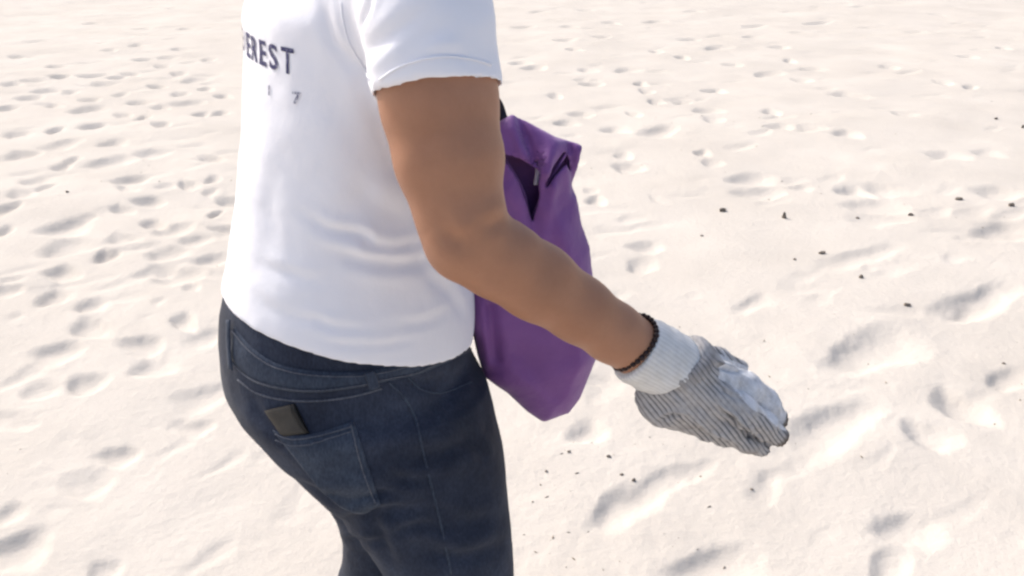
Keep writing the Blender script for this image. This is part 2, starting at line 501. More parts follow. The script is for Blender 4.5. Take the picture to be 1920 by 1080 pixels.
# ------------------------------------------------------------------ the sand
# footprints and dents: photo x, y, length (photo px), slant (deg, up to the right), breadth as a share of the length, depth
D_ = None
MARKS = [
 # right of the person
 (1155,240,38,8,.35,1),(1239,245,46,25,.5,1),(1326,208,40,10,.3,1),(1339,226,40,0,.25,.8),(1463,241,55,0,.25,1),(1520,244,60,-3,.2,.6),
 (1589,257,50,0,.3,1),(1181,313,56,3,.4,1.1),(1318,288,30,0,.4,1),(1339,307,40,0,.3,.7),(1405,336,84,6,.34,1.2),(1425,364,70,14,.25,.8),
 (1600,358,50,4,.45,1.2),(1660,356,70,0,.28,.7),(1642,388,112,0,.28,.8),(1652,412,110,5,.18,.5),(1775,296,70,0,.2,.8),(1877,364,70,6,.4,1),
 (1888,435,96,15,.55,1.1),(1211,458,38,-25,.55,.9),(1203,493,36,40,.6,1),(1612,482,140,16,.14,.7),(1640,497,40,22,.3,.6),(1835,563,130,24,.22,1.1),
 (1113,375,34,0,.45,1),(1108,357,30,0,.3,.8),(1235,375,30,-35,.3,.5),(1508,352,26,15,.4,.7),
 (1638,655,150,28,.36,1.2),(1556,800,170,30,.34,1.2),(1800,757,66,10,.85,1.2),(1751,813,80,0,.55,1),(1896,705,70,25,.45,1),(1840,735,60,25,.3,.5),
 (1698,988,118,0,.38,1.1),(1800,950,130,24,.2,.5),(1668,1062,90,60,.7,1.2),(1432,915,64,70,.7,1),(1475,880,120,24,.2,.6),(1640,858,90,30,.2,.6),(1828,578,80,20,.25,.7),
 (1595,722,60,0,.25,.5),(1725,668,36,20,.3,.6),
 (1104,808,56,-20,.75,1),(1165,955,130,42,.42,1.3),(1250,905,170,26,.2,1),(1345,1068,170,16,.32,1.2),(1900,1005,40,20,.4,.6),(1130,715,60,-30,.5,.6),(1120,750,40,0,.5,.6),
 (1300,546,26,0,.35,.6),(1380,1020,60,20,.3,.3),(1550,1000,70,30,.3,.4),
 # behind the legs, left
 (555,930,70,60,.4,.6),(540,965,60,10,.4,.5),(500,850,60,10,.3,.7),
 (173,620,70,16,.5,1),(271,653,62,22,.6,1),(284,693,80,25,.4,.9),(107,667,90,22,.35,1),(40,712,100,26,.18,.8),(169,724,84,14,.42,1.2),(75,738,70,25,.45,.8),
 (44,802,60,10,.3,.6),(329,804,46,20,.45,.8),(378,802,56,22,.4,1.2),(316,846,90,30,.12,.9),(227,860,74,20,.45,1.2),(422,866,92,36,.17,1.2),(169,912,90,20,.5,.7),
 (13,975,70,22,.4,1.2),(111,967,60,20,.3,.6),(30,1040,130,14,.4,1.3),(209,1070,74,20,.45,1.3),(392,1042,110,36,.2,1.3),(387,745,110,20,.3,.8),(347,611,42,12,.75,1),(382,638,70,24,.35,.8),(118,830,40,30,.2,.5),(75,890,50,15,.3,.5),
 (65,339,40,20,.4,1),(44,364,56,6,.3,.9),(86,353,28,0,.4,.8),(249,339,34,30,.5,1.1),(237,356,30,10,.5,.8),(356,349,40,6,.4,1.2),(310,352,40,14,.25,.7),(400,339,24,0,.5,.9),(397,362,26,0,.4,.8),
 (279,380,48,14,.35,1.2),(228,395,34,10,.5,.8),(127,427,70,28,.35,1.2),(124,466,84,20,.42,1.2),(165,408,30,14,.3,.9),(225,451,46,20,.4,.8),(207,479,46,4,.45,1.3),(285,423,36,14,.5,1.1),(326,433,60,22,.3,.9),
 (312,480,60,18,.35,1.1),(368,454,60,14,.25,1),(116,515,60,12,.4,1.2),(127,533,46,0,.2,.9),(290,512,90,16,.2,.9),(335,520,84,10,.35,1.1),(356,540,34,10,.5,.9),(101,561,56,4,.5,1.2),(172,575,64,12,.35,1.1),
 (18,549,60,10,.3,1),(433,377,40,20,.5,1.2),(424,433,30,20,.6,1.1),(400,404,20,0,.8,1.1),(24,531,60,12,.2,.8),(6,395,40,0,.7,1.2),(6,435,30,0,.6,1),(279,601,26,0,.3,.8),(400,490,60,20,.3,1),(300,574,24,0,.5,.8),(25,601,30,0,.4,.7),
 (264,55,32,0,.35,1),(350,55,30,0,.4,1),(172,44,34,4,.3,1),(255,86,24,0,.4,1),(335,93,26,6,.4,1),(270,110,34,8,.45,1.2),(311,107,26,12,.35,1),(305,122,28,4,.35,1),(104,122,28,8,.35,1),(335,135,32,4,.35,1),
 (110,142,34,2,.35,1.2),(175,139,50,8,.3,1.1),(219,142,32,0,.4,1.2),(246,136,22,8,.4,1),(365,147,32,20,.5,1.2),(296,160,28,6,.5,1.1),(196,154,32,-8,.3,.9),(338,175,34,4,.4,1.2),(418,179,26,6,.5,1.1),(56,181,34,14,.4,1.1),
 (86,169,44,10,.4,1),(169,185,40,8,.35,1),(261,191,34,10,.4,1.1),(353,193,56,10,.25,.9),(163,204,60,12,.3,1.1),(15,201,36,0,.4,1.1),(98,196,30,8,.4,.9),(267,221,22,0,.7,1.1),(376,215,30,2,.4,1.1),(412,213,30,0,.4,1.1),
 (169,236,40,0,.35,1.1),(305,236,34,6,.45,1.2),(101,243,28,0,.5,1.2),(33,249,50,6,.3,1),(207,270,54,6,.45,1),(116,270,60,20,.3,.9),(285,289,48,-6,.4,1),(44,287,64,4,.35,1.1),(205,304,90,14,.22,1.1),(397,299,38,10,.5,1.1),(113,313,40,4,.3,1.1),(135,300,24,0,.5,.9),
 (60,150,40,8,.3,.9),(30,105,26,4,.4,.9),(205,95,32,2,.35,.9),(70,80,50,4,.3,.8),(225,175,26,0,.35,.8),(390,110,24,0,.4,.9),(300,200,30,6,.4,.9),(230,215,30,6,.35,.9),(385,165,30,4,.3,.9),(130,170,30,6,.3,.8),(20,158,40,6,.3,.9),
 # far, behind the bag
 (982,49,38,6,.4,1),(1068,49,26,4,.45,1),(1061,76,26,10,.4,1),(1076,93,22,6,.5,1),(1149,42,24,-10,.4,1),(1227,39,38,4,.35,1.1),(1417,47,40,4,.35,1.1),(1410,68,26,10,.4,1),(1535,42,40,10,.3,1),(1615,13,40,4,.25,.8),
 (1295,73,26,10,.35,.9),(1347,89,38,12,.35,1.1),(1232,96,22,0,.5,1.1),(1279,107,26,0,.45,1.1),(1462,88,24,8,.5,1),(1480,112,18,0,.5,1),(1527,127,50,0,.3,.9),(1441,138,32,18,.5,1),(1506,151,34,2,.3,.8),(975,116,32,6,.35,1),
 (1003,125,22,24,.6,1.1),(1175,130,34,14,.35,.9),(1113,156,34,6,.3,1),(1201,156,22,0,.5,1.1),(1214,171,24,0,.4,1),(1339,169,40,0,.45,1.2),(1232,190,30,0,.35,1),(1279,190,28,-8,.35,1),(1087,211,34,10,.4,1),(1061,228,30,14,.3,1),
 (1597,180,74,-6,.2,.9),(1818,164,24,-6,.5,.9),(1769,156,24,0,.4,.8),(1446,212,30,0,.35,.9),(1191,212,26,2,.5,1),(1170,289,34,0,.4,.8),(1816,107,26,4,.4,.8),(1883,91,22,0,.5,.9),(1670,125,34,0,.5,.7),(1040,178,24,0,.4,.8),(1130,70,28,6,.35,.8),
 (1010,20,30,6,.4,.9),(1100,18,30,0,.4,.8),(1300,22,30,4,.35,.8),(1720,60,30,4,.35,.6),(1480,20,28,4,.35,.7),(1080,300,26,10,.4,.6),(1100,130,24,6,.4,.9),(1375,120,26,4,.4,.8),(1850,290,50,0,.25,.6),(1700,215,40,0,.25,.6),
]

def polar_sheet():
    r = [0.35]
    while r[-1] < 26: r.append(r[-1] + max(0.0085, min(0.0085 + 0.0042 * (r[-1] - 1.4), 0.07)))
    while r[-1] < 3000: r.append(r[-1] * 1.06)
    r = np.array(r)
    a = np.concatenate([np.linspace(-180, -44, 60)[:-1], np.linspace(-44, 44, 820), np.linspace(44, 180, 60)[1:-1]])
    return r, np.radians(a)

def build_sand():
    r, a = polar_sheet()
    R, A = np.meshgrid(r, a, indexing='ij')
    X = R * np.sin(A); Y = R * np.cos(A)
    P = np.stack([X.ravel(), Y.ravel()], 1)
    fade = np.clip((60 - R.ravel()) / 40, 0, 1)
    Z = 0.030 * fbm(P * 0.45, 3, 3) + 0.014 * fbm(P * 1.7, 3, 8)
    near = R.ravel() < 26
    Pn = P[near]
    z = np.zeros(near.sum())
    # trampled crumbly patches, more of them on the left
    patch = np.clip(0.45 + 0.8 * fbm(Pn * 0.8, 2, 21) - 0.10 * Pn[:, 0], 0.1, 1.2)
    z += 0.0052 * patch * fbm(Pn * 5.5, 3, 31) + 0.0012 * patch * fbm(Pn * 22.0, 2, 41)
    marks = []
    for (px, py, L, sl_, br, dp) in MARKS:
        c, s = math.cos(math.radians(sl_)), math.sin(math.radians(sl_))
        p0 = onG(px - L * c / 2, py + L * s / 2); p1 = onG(px + L * c / 2, py - L * s / 2)
        d = (p1 - p0)[:2]; ln = np.linalg.norm(d)
        # breadth: what br * L photo pixels of breadth mean on the ground, between the two foreshortenings
        q0 = onG(px + s * L * br / 2, py + c * L * br / 2); q1 = onG(px - s * L * br / 2, py - c * L * br / 2)
        w = np.linalg.norm((q1 - q0)[:2])
        w = min(max(w, 0.045), 0.20)
        marks.append((((p0 + p1) / 2)[:2], math.atan2(d[1], d[0]), min(ln, 0.75), w, dp))
    rs = np.random.RandomState(5)
    for k in range(520):                                   # the rest of the beach round the frame and far off
        rr = rs.uniform(2.2, 24) ; aa = rs.uniform(-1.0, 1.0)
        x, y = rr * math.sin(aa), rr * math.cos(aa)
        dens = 0.85 if x < -0.25 * y else 0.40
        if rs.rand() > dens: continue
        if abs(x / y) < 0.62 and y < 11: continue
        marks.append((np.array([x, y]), rs.uniform(-0.2, 1.0), rs.uniform(0.14, 0.30), rs.uniform(0.06, 0.12), rs.uniform(.5, 1.0)))
    tree_x = Pn[:, 0]; order = np.argsort(tree_x); xs = tree_x[order]
    for k in range(650):                                   # old, half blown-in dents between the clear ones
        y = 3.2 + 14 * rs.rand() ** 1.3; x = rs.uniform(-.62, .62) * y
        if x > -.1 * y and rs.rand() < .45: continue
        marks.append((np.array([x, y]), rs.uniform(-0.1, 0.9), rs.uniform(0.14, 0.34), rs.uniform(0.05, 0.11), rs.uniform(.15, .5) * (1 + .08 * min(y - 3, 8))))
    for i, (c, th, L, w, dp) in enumerate(marks):
        L, w = L * 1.0, w * 1.06
        R0 = max(L, w) * 1.3
        lo, hi = np.searchsorted(xs, (c[0] - R0, c[0] + R0))
        ii = order[lo:hi]
        ii = ii[np.abs(Pn[ii, 1] - c[1]) < R0]
        if len(ii) == 0: continue
        q = Pn[ii] - c
        q = q + 0.016 * np.stack([vnoise(q * 9 + i, i), vnoise(q * 9 + i + 50, i + 7)], 1) + 0.004 * np.stack([vnoise(q * 40 + i, i), vnoise(q * 40 + i + 50, i + 7)], 1)
        u = (q[:, 0] * math.cos(th) + q[:, 1] * math.sin(th)) / (L / 2)
        v = (-q[:, 0] * math.sin(th) + q[:, 1] * math.cos(th)) / (w / 2)
        v = v * (1 + 0.22 * np.tanh(2 * u) * (1 if i % 2 else -1))
        rho = np.sqrt(np.abs(u) ** 2.3 + np.abs(v) ** 2.3)
        depth = min(max(0.170 * w, 0.0090), 0.026) * dp * (0.9 + 0.07 * min(math.hypot(c[0], c[1]) - 2, 7)) * min(1.0, w / 0.085)
        pit = 1 / (1 + np.exp((rho - 0.80) * 5.2))
        vs = (q @ np.array([math.sin(SUN_AZ), math.cos(SUN_AZ)])) / (math.hypot(L / 2 * math.cos(th - math.pi / 2 + SUN_AZ), w / 2 * math.sin(th - math.pi / 2 + SUN_AZ)))
        tilt = np.clip(1 + 0.12 * vs, .3, 1.6)                                # heaped deeper on the side towards the sun
        rim = np.exp(-((rho - 1.28) / 0.22) ** 2) * (1 + 0.7 * vnoise(q * 20 + 3 * i, i + 3))
        z[ii] += -depth * pit * tilt + 0.05 * depth * rim
    Z[near] += z * np.clip((26 - R.ravel()[near]) / 6, 0, 1)
    V = np.stack([P[:, 0], P[:, 1], Z * fade], 1)
    nr, na = R.shape
    i, j = np.meshgrid(np.arange(nr - 1), np.arange(na), indexing='ij')
    j2 = (j + 1) % na
    Q = np.stack([i * na + j, (i + 1) * na + j, (i + 1) * na + j2, i * na + j2], -1).reshape(-1, 4)
    Q = Q[:, ::-1]
    # close the middle under the camera
    V = np.concatenate([V, [[0, 0, 0.0]]]); c = len(V) - 1
    me = bpy.data.meshes.new('sand')
    nf = len(Q) + na
    me.vertices.add(len(V)); me.vertices.foreach_set('co', V.astype(np.float32).ravel())
    tri = np.stack([np.full(na, c), (np.arange(na) + 0), (np.arange(na) + 1) % na], 1)[:, [0, 2, 1]]
    loops = np.concatenate([Q.ravel(), tri.ravel()])
    me.loops.add(len(loops)); me.loops.foreach_set('vertex_index', loops.astype(np.int32))
    me.polygons.add(nf)
    st = np.concatenate([np.arange(len(Q)) * 4, len(Q) * 4 + np.arange(na) * 3])
    me.polygons.foreach_set('loop_start', st.astype(np.int32))
    me.update(calc_edges=True); me.validate()
    me.polygons.foreach_set('use_smooth', [True] * len(me.polygons))
    me.materials.append(M_SAND)
    o = bpy.data.objects.new('sand', me); COL.objects.link(o)
    o['kind'] = 'structure'
    return o
SAND = build_sand()
bpy.context.view_layer.update()
def ground_z(x, y):
    ok, loc, n, _ = SAND.ray_cast(Vector((x, y, 2)), Vector((0, 0, -1)))
    return loc.z if ok else 0.0

# ------------------------------------------------------------------ the person
ANG = math.radians(23)                                      # turned a little away from the camera
FD = np.array([math.cos(ANG), math.sin(ANG), 0]); RD = np.array([math.sin(ANG), -math.cos(ANG), 0])
YC = 1.10

def rows(data, Yc=YC, shift=0.0):
    """photo row, left and right outline -> z, centre, half width across, half depth"""
    out = []
    for (py, L, R, lat) in data:
        a = onY(L, py, Yc); bq = onY(R, py, Yc)
        H = (bq[0] - a[0]) / 2
        rf = math.sqrt(max(H * H - (lat * math.sin(ANG)) ** 2, 0.0016)) / math.cos(ANG)
        out.append((a[2], (a[0] + bq[0]) / 2, Yc, lat, rf))
    return out

torso_rows = rows([(-40, 470, 850, .175), (0, 449, 862, .185), (80, 450, 868, .185), (170, 450, 866, .180), (300, 446, 862, .172), (400, 438, 864, .174),
                   (480, 431, 872, .178), (540, 430, 882, .182), (600, 434, 888, .182), (660, 440, 886, .178), (740, 450, 880, .172)])
TORSO = Slices(torso_rows, ANG)
pelv_rows = rows([(440, 450, 860, .160), (500, 434, 872, .168), (560, 422, 880, .172), (640, 420, 878, .176), (700, 431, 890, .178), (770, 486, 908, .168), (830, 552, 925, .140), (880, 620, 925, .10)])
PELV = Slices(pelv_rows, ANG)

def leg_rows(data, off, rl):
    out = []
    for (py, L, R), q in zip(data, rl):
        Y = YC + off * RD[1]
        a = onY(L, py, Y); bq = onY(R, py, Y)
        H = (bq[0] - a[0]) / 2
        rf = math.sqrt(max(H * H - (q * math.sin(ANG)) ** 2, 0.0016)) / math.cos(ANG)
        out.append((a[2], (a[0] + bq[0]) / 2, Y, q, rf))
    return out
near_leg = leg_rows([(760, 540, 900), (850, 590, 928), (930, 648, 947), (1000, 693, 957), (1080, 738, 963)], .085, [.085, .088, .086, .080, .072])
x_, y_ = near_leg[-1][1], near_leg[-1][2]
near_leg += [(0.40, x_ + .012, y_, .066, .080), (0.25, x_ + .012, y_, .062, .074), (0.12, x_ + .0, y_, .058, .068), (0.045, x_ - .01, y_, .062, .074)]
NLEG = Slices(near_leg, ANG)
far_leg = leg_rows([(760, 525, 840), (850, 580, 850), (930, 622, 845), (980, 640, 838), (1080, 634, 812)], -.085, [.085, .088, .084, .078, .070])
x2, y2 = far_leg[-1][1], far_leg[-1][2]
far_leg += [(0.40, x2 - .015, y2, .064, .078), (0.25, x2 - .05, y2, .060, .072), (0.12, x2 - .085, y2, .057, .066), (0.045, x2 - .10, y2, .060, .072)]
FLEG = Slices(far_leg, ANG)

def jeans_f(P, grow=0.0):
    d = smin(NLEG(P, grow), FLEG(P, grow), 0.018)
    d = smin(d, PELV(P, grow), 0.045)
    return d

# right arm (towards the camera): photo x, y, Y, radius in photo px
ARM = [(796, -30, .925, 116), (812, 100, .905, 114), (822, 190, .890, 109), (842, 300, .870, 99), (862, 395, .857, 82), (872, 448, .853, 75),
       (934, 484, .868, 74), (1005, 528, .885, 70), (1085, 580, .905, 62), (1150, 624, .922, 56), (1190, 650, .932, 51), (1228, 670, .938, 46)]
armP = [onY(x, y, Y) for x, y, Y, r in ARM]
armR = [r * mpp(x, y, Y) for x, y, Y, r in ARM]
def arm_f(P, grow=0.0):
    return chain(P, armP, [r + grow for r in armR], 0.012)

# the hand in its glove: chains of photo x, y, Y, radius px
HAND = {
 'index':  [(1270, 685, .945, 40), (1345, 712, .955, 36), (1398, 728, .970, 29), (1432, 757, .985, 26), (1452, 786, .99, 23)],
 'middle': [(1262, 700, .935, 40), (1332, 742, .930, 35), (1390, 768, .935, 27), (1432, 797, .950, 23), (1458, 817, .965, 20)],
 'ring':   [(1250, 715, .932, 40), (1312, 766, .930, 32), (1356, 802, .936, 22), (1398, 826, .948, 19), (1430, 841, .962, 14)],
 'little': [(1240, 728, .940, 38), (1288, 778, .950, 28), (1325, 803, .962, 21), (1358, 816, .978, 19), (1384, 824, .99, 16)],
 'thumb':  [(1262, 672, .955, 36), (1305, 670, .985, 28), (1345, 676, 1.01, 22), (1385, 692, 1.03, 18)],
}
def hand_f(P, grow, k=0.012):
    d = None
    for n, c in HAND.items():
        e = chain(P, [onY(x, y, Y) for x, y, Y, r in c], [r * mpp(x, y, Y) + grow for x, y, Y, r in c], 0.008)
        d = e if d is None else smin(d, e, 0.0022 if n != 'thumb' else 0.002)
    return d
CUFF = [(1158, 628, .925, 56), (1195, 655, .933, 57), (1240, 678, .940, 59), (1285, 703, .945, 62)]
def cuff_f(P):
    return chain(P, [onY(x, y, Y) for x, y, Y, r in CUFF], [r * mpp(x, y, Y) for x, y, Y, r in CUFF], 0.02)

# shoulders, neck, head
sh_r = armP[0]
top_c = np.array([torso_rows[1][1], YC, 1.385])
sh_l = top_c - RD * 0.185 + np.array([0, 0, -0.015])
neck0 = top_c + np.array([0, 0, 0.01]) + FD * 0.01
neck1 = neck0 + np.array([0, 0, 0.10]) + FD * 0.045
HC = neck1 + np.array([0, 0, 0.085]) + FD * 0.035
HF = FD * math.cos(.3) + np.array([0, 0, -math.sin(.3)])    # looks ahead and down
HU = np.cross(RD, HF) if np.cross(RD, HF)[2] > 0 else np.cross(HF, RD)
HAX = np.array([HF, RD, HU])
def hp(f, r, u): return HC + HF * f + RD * r + HU * u
# left arm holds the bag strap in front, behind the right arm in this view
HANDL = onY(900, 222, 1.17)
elb_l = sh_l + FD * 0.12 + np.array([0, 0, -0.25]) - RD * 0.01
wr_l = HANDL - FD * 0.085 - np.array([0, 0, .03])
LD = (HANDL - wr_l) / np.linalg.norm(HANDL - wr_l)

def head_f(P):
    d = ellip(P, hp(-.012, 0, .03), (.098, .077, .098), HAX)
    d = smin(d, ellip(P, hp(.022, 0, -.045), (.066, .056, .075), HAX), 0.035)
    d = smin(d, ellip(P, hp(.052, 0, -.093), (.026, .028, .022), HAX), 0.03)
    d = smin(d, cone(P, hp(.088, 0, .012), hp(.112, 0, -.030), .008, .0135), 0.016)
    for s in (-1, 1):
        d = smin(d, ellip(P, hp(.098, .013 * s, -.034), (.010, .009, .008), HAX), 0.008)
        d = smin(d, cone(P, hp(.088, .012 * s, .028), hp(.078, .045 * s, .026), .008, .007), 0.014)
        d = smax(d, -ellip(P, hp(.094, .031 * s, .006), (.016, .018, .012), HAX), 0.012)
        d = smin(d, ellip(P, hp(.066, .042 * s, -.03), (.024, .022, .02), HAX), 0.02)
        e = smax(ellip(P, hp(-.008, .079 * s, -.005), (.020, .011, .034), HAX), -ellip(P, hp(-.002, .088 * s, -.003), (.012, .008, .022), HAX), .004)
        d = smin(d, e, 0.008)
    d = smin(d, ellip(P, hp(.090, 0, -.062), (.010, .024, .0075), HAX), 0.006)
    d = smin(d, ellip(P, hp(.087, 0, -.074), (.010, .021, .0075), HAX), 0.006)
    return d

def lhand_f(P):
    # palm across the strap, four fingers curled round it, thumb over them
    nrm = np.cross(LD, np.array([0, 0, 1.0])); nrm /= np.linalg.norm(nrm)
    up = np.cross(nrm, LD)
    if up[2] < 0: up = -up
    d = cone(P, wr_l, wr_l + LD * .03, .026, .027)
    for i, (L, r) in enumerate(((.030, .0095), (.034, .0098), (.031, .0092), (.025, .0080))):
        k0 = wr_l + LD * .082 + up * (.030 - .019 * i)
        a0 = wr_l + LD * .02 + up * (.018 - .012 * i)
        k1 = k0 + (LD * .55 + nrm * .8) * L; k2 = k1 + (-LD * .45 + nrm * .75) * L * .8; k3 = k2 + (-LD * .95 - nrm * .1) * L * .6
        d = smin(d, chain(P, [a0, k0], [.019, .0125], .01), .014)
        d = smin(d, chain(P, [k0, k1, k2, k3], [.0115, r, r * .95, r * .85], .003), .004)
    t0 = wr_l + LD * .025 + up * .028; t1 = t0 + LD * .028 + up * .022 + nrm * .02; t2 = t1 + LD * .028 + nrm * .016
    d = smin(d, chain(P, [t0, t1, t2], [.016, .012, .0105], .004), .010)
    return d

def body_f(P):
    d = TORSO(P, -.022)
    d = smin(d, cone(P, sh_l, sh_r, .046, .046), 0.04)
    d = smin(d, cone(P, neck0, neck1, .060, .054), 0.05)
    d = smin(d, head_f(P), 0.02)
    d = smin(d, jeans_f(P, -.026), 0.03)
    d = smin(d, arm_f(P), 0.012)
    d = smin(d, hand_f(P, -.0085), 0.008)
    d = smin(d, chain(P, [sh_l, elb_l, wr_l], [.055, .043, .030], .02), 0.02)
    d = smin(d, lhand_f(P), 0.008)
    for (x, y) in ((near_leg[-1][1], near_leg[-1][2]), (far_leg[-1][1], far_leg[-1][2])):
        hl = np.array([x, y, .045])
        d = smin(d, cone(P, hl - FD * .03, hl + FD * .13 - np.array([0, 0, .018]), .032, .020), .02)
    return d

base = np.array([(near_leg[-1][1] + far_leg[-1][1]) / 2, YC, 0.0])
PERSON = root('person', 'person in white t-shirt, dark jeans and grey work glove standing on the sand', 'person', base)

V, Q = net(body_f, (-.62, .72, -.01), (.38, 1.52, 1.80), 0.005, 3)
nrm = vnormals(V, Q)
V = V + nrm * (0.0012 * fbm(V * 18, 2, 5))[:, None]
bvb = bvh_of(V, Q); Nb = vnormals(V, Q)
for pts, w, amp in [([(832, 424), (848, 446), (872, 462)], .010, .0045), ([(905, 430), (930, 418), (950, 412)], .008, .0030), ([(880, 480), (930, 520), (1000, 565)], .018, .0022),
                    ([(960, 470), (1040, 520), (1120, 575)], .016, .0018), ([(800, 230), (815, 310), (835, 380)], .022, .0022)]:
    V = fold(V, Nb, bvb, pts, w, amp)
BODY = mesh_obj('body', V, Q, M_SKIN, PERSON)

# hair, cropped short
def hair_f(P):
    d = ellip(P, hp(-.016, 0, .034), (.105, .085, .104), HAX)
    face = ellip(P, hp(.10, 0, -.03), (.085, .075, .085), HAX)
    low = (P - hp(0, 0, -.045)) @ HU
    return smax(smax(d, -face, .01), -low, .008) + 0.0025 * vnoise(P * 90, 3)
V, Q = net(hair_f, HC - .16, HC + .17, .006, 1)
mesh_obj('hair', V, Q, M_HAIR, PERSON)
def ball(c, R, ax=None, seg=14, rings=9):
    Vv, Ff = [], []
    A = np.eye(3) if ax is None else np.asarray(ax)
    for i in range(rings + 1):
        th = math.pi * i / rings
        for k in range(seg):
            ph = 2 * math.pi * k / seg
            Vv.append(np.asarray(c) + (np.array([math.sin(th) * math.cos(ph), math.sin(th) * math.sin(ph), math.cos(th)]) * np.asarray(R)) @ A)
    for i in range(rings):
        for k in range(seg):
            Ff.append((i * seg + k, (i + 1) * seg + k, (i + 1) * seg + (k + 1) % seg, i * seg + (k + 1) % seg))
    return np.array(Vv), Ff
for s in (-1, 1):
    e = mesh_obj('eye', *ball(hp(.080, .031 * s, .005), (.0125,) * 3), M_EYE, PERSON)
    mesh_obj('iris', *ball(hp(.0885, .031 * s, .004), (.0052, .0058, .0058), HAX), M_IRIS, e)
    t = np.linspace(-1, 1, 9)
    br = np.array([hp(.094 - .012 * (q + 1) / 2, s * (.014 + .034 * (q + 1) / 2), .030 + .005 * (1 - q * q)) for q in t])
    mesh_obj('eyebrow', *tube(br, .0032, 6), M_HAIR, PERSON)

# ---- shirt
hemL, hemR, hemN = onY(430, 532, YC), onY(880, 632, YC), onY(690, 688, .925)
hn = np.cross(hemR - hemL, hemN - hemL); hn /= np.linalg.norm(hn)
if hn[2] > 0: hn = -hn
sl_a, sl_b, sl_c = onY(704, 186, .893), onY(930, 162, .893), onY(818, 147, .825)
sn = np.cross(sl_b - sl_a, sl_c - sl_a); sn /= np.linalg.norm(sn)
if sn[2] > 0: sn = -sn
sleeveP = [onY(790, -40, .925), onY(806, 60, .908), onY(820, 170, .893), onY(834, 250, .88)]
sleeveR = [116 * mpp(790, -40, .925), 119 * mpp(806, 60, .908), 119 * mpp(820, 165, .893), 119 * mpp(834, 250, .88)]
elb2 = sh_l + (elb_l - sh_l) * .75
def shirt_f(P):
    t = smin(TORSO(P, 0.0), jeans_f(P, .006), .010)
    t0 = t
    # slack cloth over the belt at the back and the belly
    hemd = (P - hemL) @ hn
    t = smax(t, hemd, 0.004)
    t = np.maximum(t, -np.maximum(t0 + .009, -hemd - .02))
    sh = cone(P, sh_l, sh_r, .064, .064)
    d = smin(t, sh, 0.05)
    d = smin(d, cone(P, neck0 - np.array([0, 0, .03]), neck0 + np.array([0, 0, .03]), .085, .070), 0.04)
    sv = chain(P, sleeveP, sleeveR, .02)
    sd = (P - sl_a) @ sn
    sv0 = sv
    sv = smax(sv, sd, 0.003)
    sv = np.maximum(sv, -np.maximum(sv0 + .008, -sd - .03))
    d = smin(d, sv, 0.012)
    s2 = cone(P, sh_l, elb2, .066, .062)
    s2 = smax(s2, (P - elb2) @ ((elb_l - sh_l) / np.linalg.norm(elb_l - sh_l)), .003)
    d = smin(d, s2, .02)
    d = np.maximum(d, -cone(P, neck0 + np.array([0, 0, .02]), neck1, .064, .064))
    d = np.maximum(d, (P - neck0 - np.array([0, 0, .045])) @ (np.array([0, 0, 1.0]) * .9 + FD * .25))
    return d
V, Q = net(shirt_f, (-.50, .74, .80), (.13, 1.42, 1.50), 0.0042, 2)

Nv = vnormals(V, Q); bvs = bvh_of(V, Q)
SH_FOLDS = [
 ([(572, 404), (607, 427), (637, 436), (678, 443), (702, 460), (745, 464), (790, 455)], .0080, .0076),
 ([(630, 475), (667, 487), (708, 494), (760, 497), (815, 492)], .0095, .0086),
 ([(490, 502), (530, 512), (566, 522), (620, 532)], .009, .0028),
 ([(548, 600), (590, 602), (625, 615), (690, 620)], .008, .0036), ([(740, 612), (800, 604), (850, 580)], .009, .0034),
 ([(590, 634), (640, 645), (720, 648), (800, 632)], .007, .0026),
 ([(660, 350), (720, 395), (780, 420)], .016, .0045),
 ([(470, 560), (520, 585), (580, 590)], .012, .0022), ([(760, 440), (800, 500), (850, 560)], .014, .0040), ([(690, 300), (670, 380), (640, 450)], .020, .0030), ([(520, 300), (505, 400), (500, 480)], .022, .0022), ([(800, 520), (840, 545), (876, 600)], .010, .0035),
 ([(688, 140), (700, 200), (730, 270), (765, 340)], .016, .0060),
 ([(600, 150), (650, 220), (700, 300), (730, 350)], .024, .0050),
 ([(606, 4), (612, 40), (626, 80), (655, 112), (690, 140)], .009, .0042),
 ([(700, -20), (690, 15), (678, 40), (674, 66)], .006, .0040),
 ([(815, 10), (770, 38), (735, 62), (697, 90), (680, 108)], .010, .0056),
 ([(860, 30), (800, 60), (740, 98)], .012, .0040),
 ([(770, 110), (830, 100), (890, 108)], .006, .0018),
]
for pts, w, amp in SH_FOLDS:
    V = fold(V, Nv, bvs, pts, w * .85, amp * .72)
V = V + Nv * (0.0035 * fbm(V * np.array([7, 7, 10.0]), 3, 12) + 0.0012 * fbm(V * 26, 2, 14))[:, None]
SHIRT = mesh_obj('shirt', V, Q, M_SHIRT, PERSON)
bvs = bvh_of(V, Q)
# hem stitch lines of sleeve and body
def strip_tube(name, bv, pts, r, mt, parent, n=30, lift=0.0009, flat=0.5):
    L, LN = cast_line(bv, pts, n)
    if len(L) < 3: return None
    for _ in range(2):
        L[1:-1] = (L[:-2] + 2 * L[1:-1] + L[2:]) / 4
    return mesh_obj(name, *tube(L + LN * lift, r, 6, flat=flat, nrm=LN), mt, parent)
strip_tube('sleeve_hem', bvs, [(712, 150), (745, 128), (790, 112), (840, 106), (890, 112), (920, 122)], .0013, M_SHIRT, SHIRT)
strip_tube('armhole_seam', bvs, [(640, 4), (644, 40), (655, 80), (680, 122), (694, 150)], .0011, M_SHIRT, SHIRT)

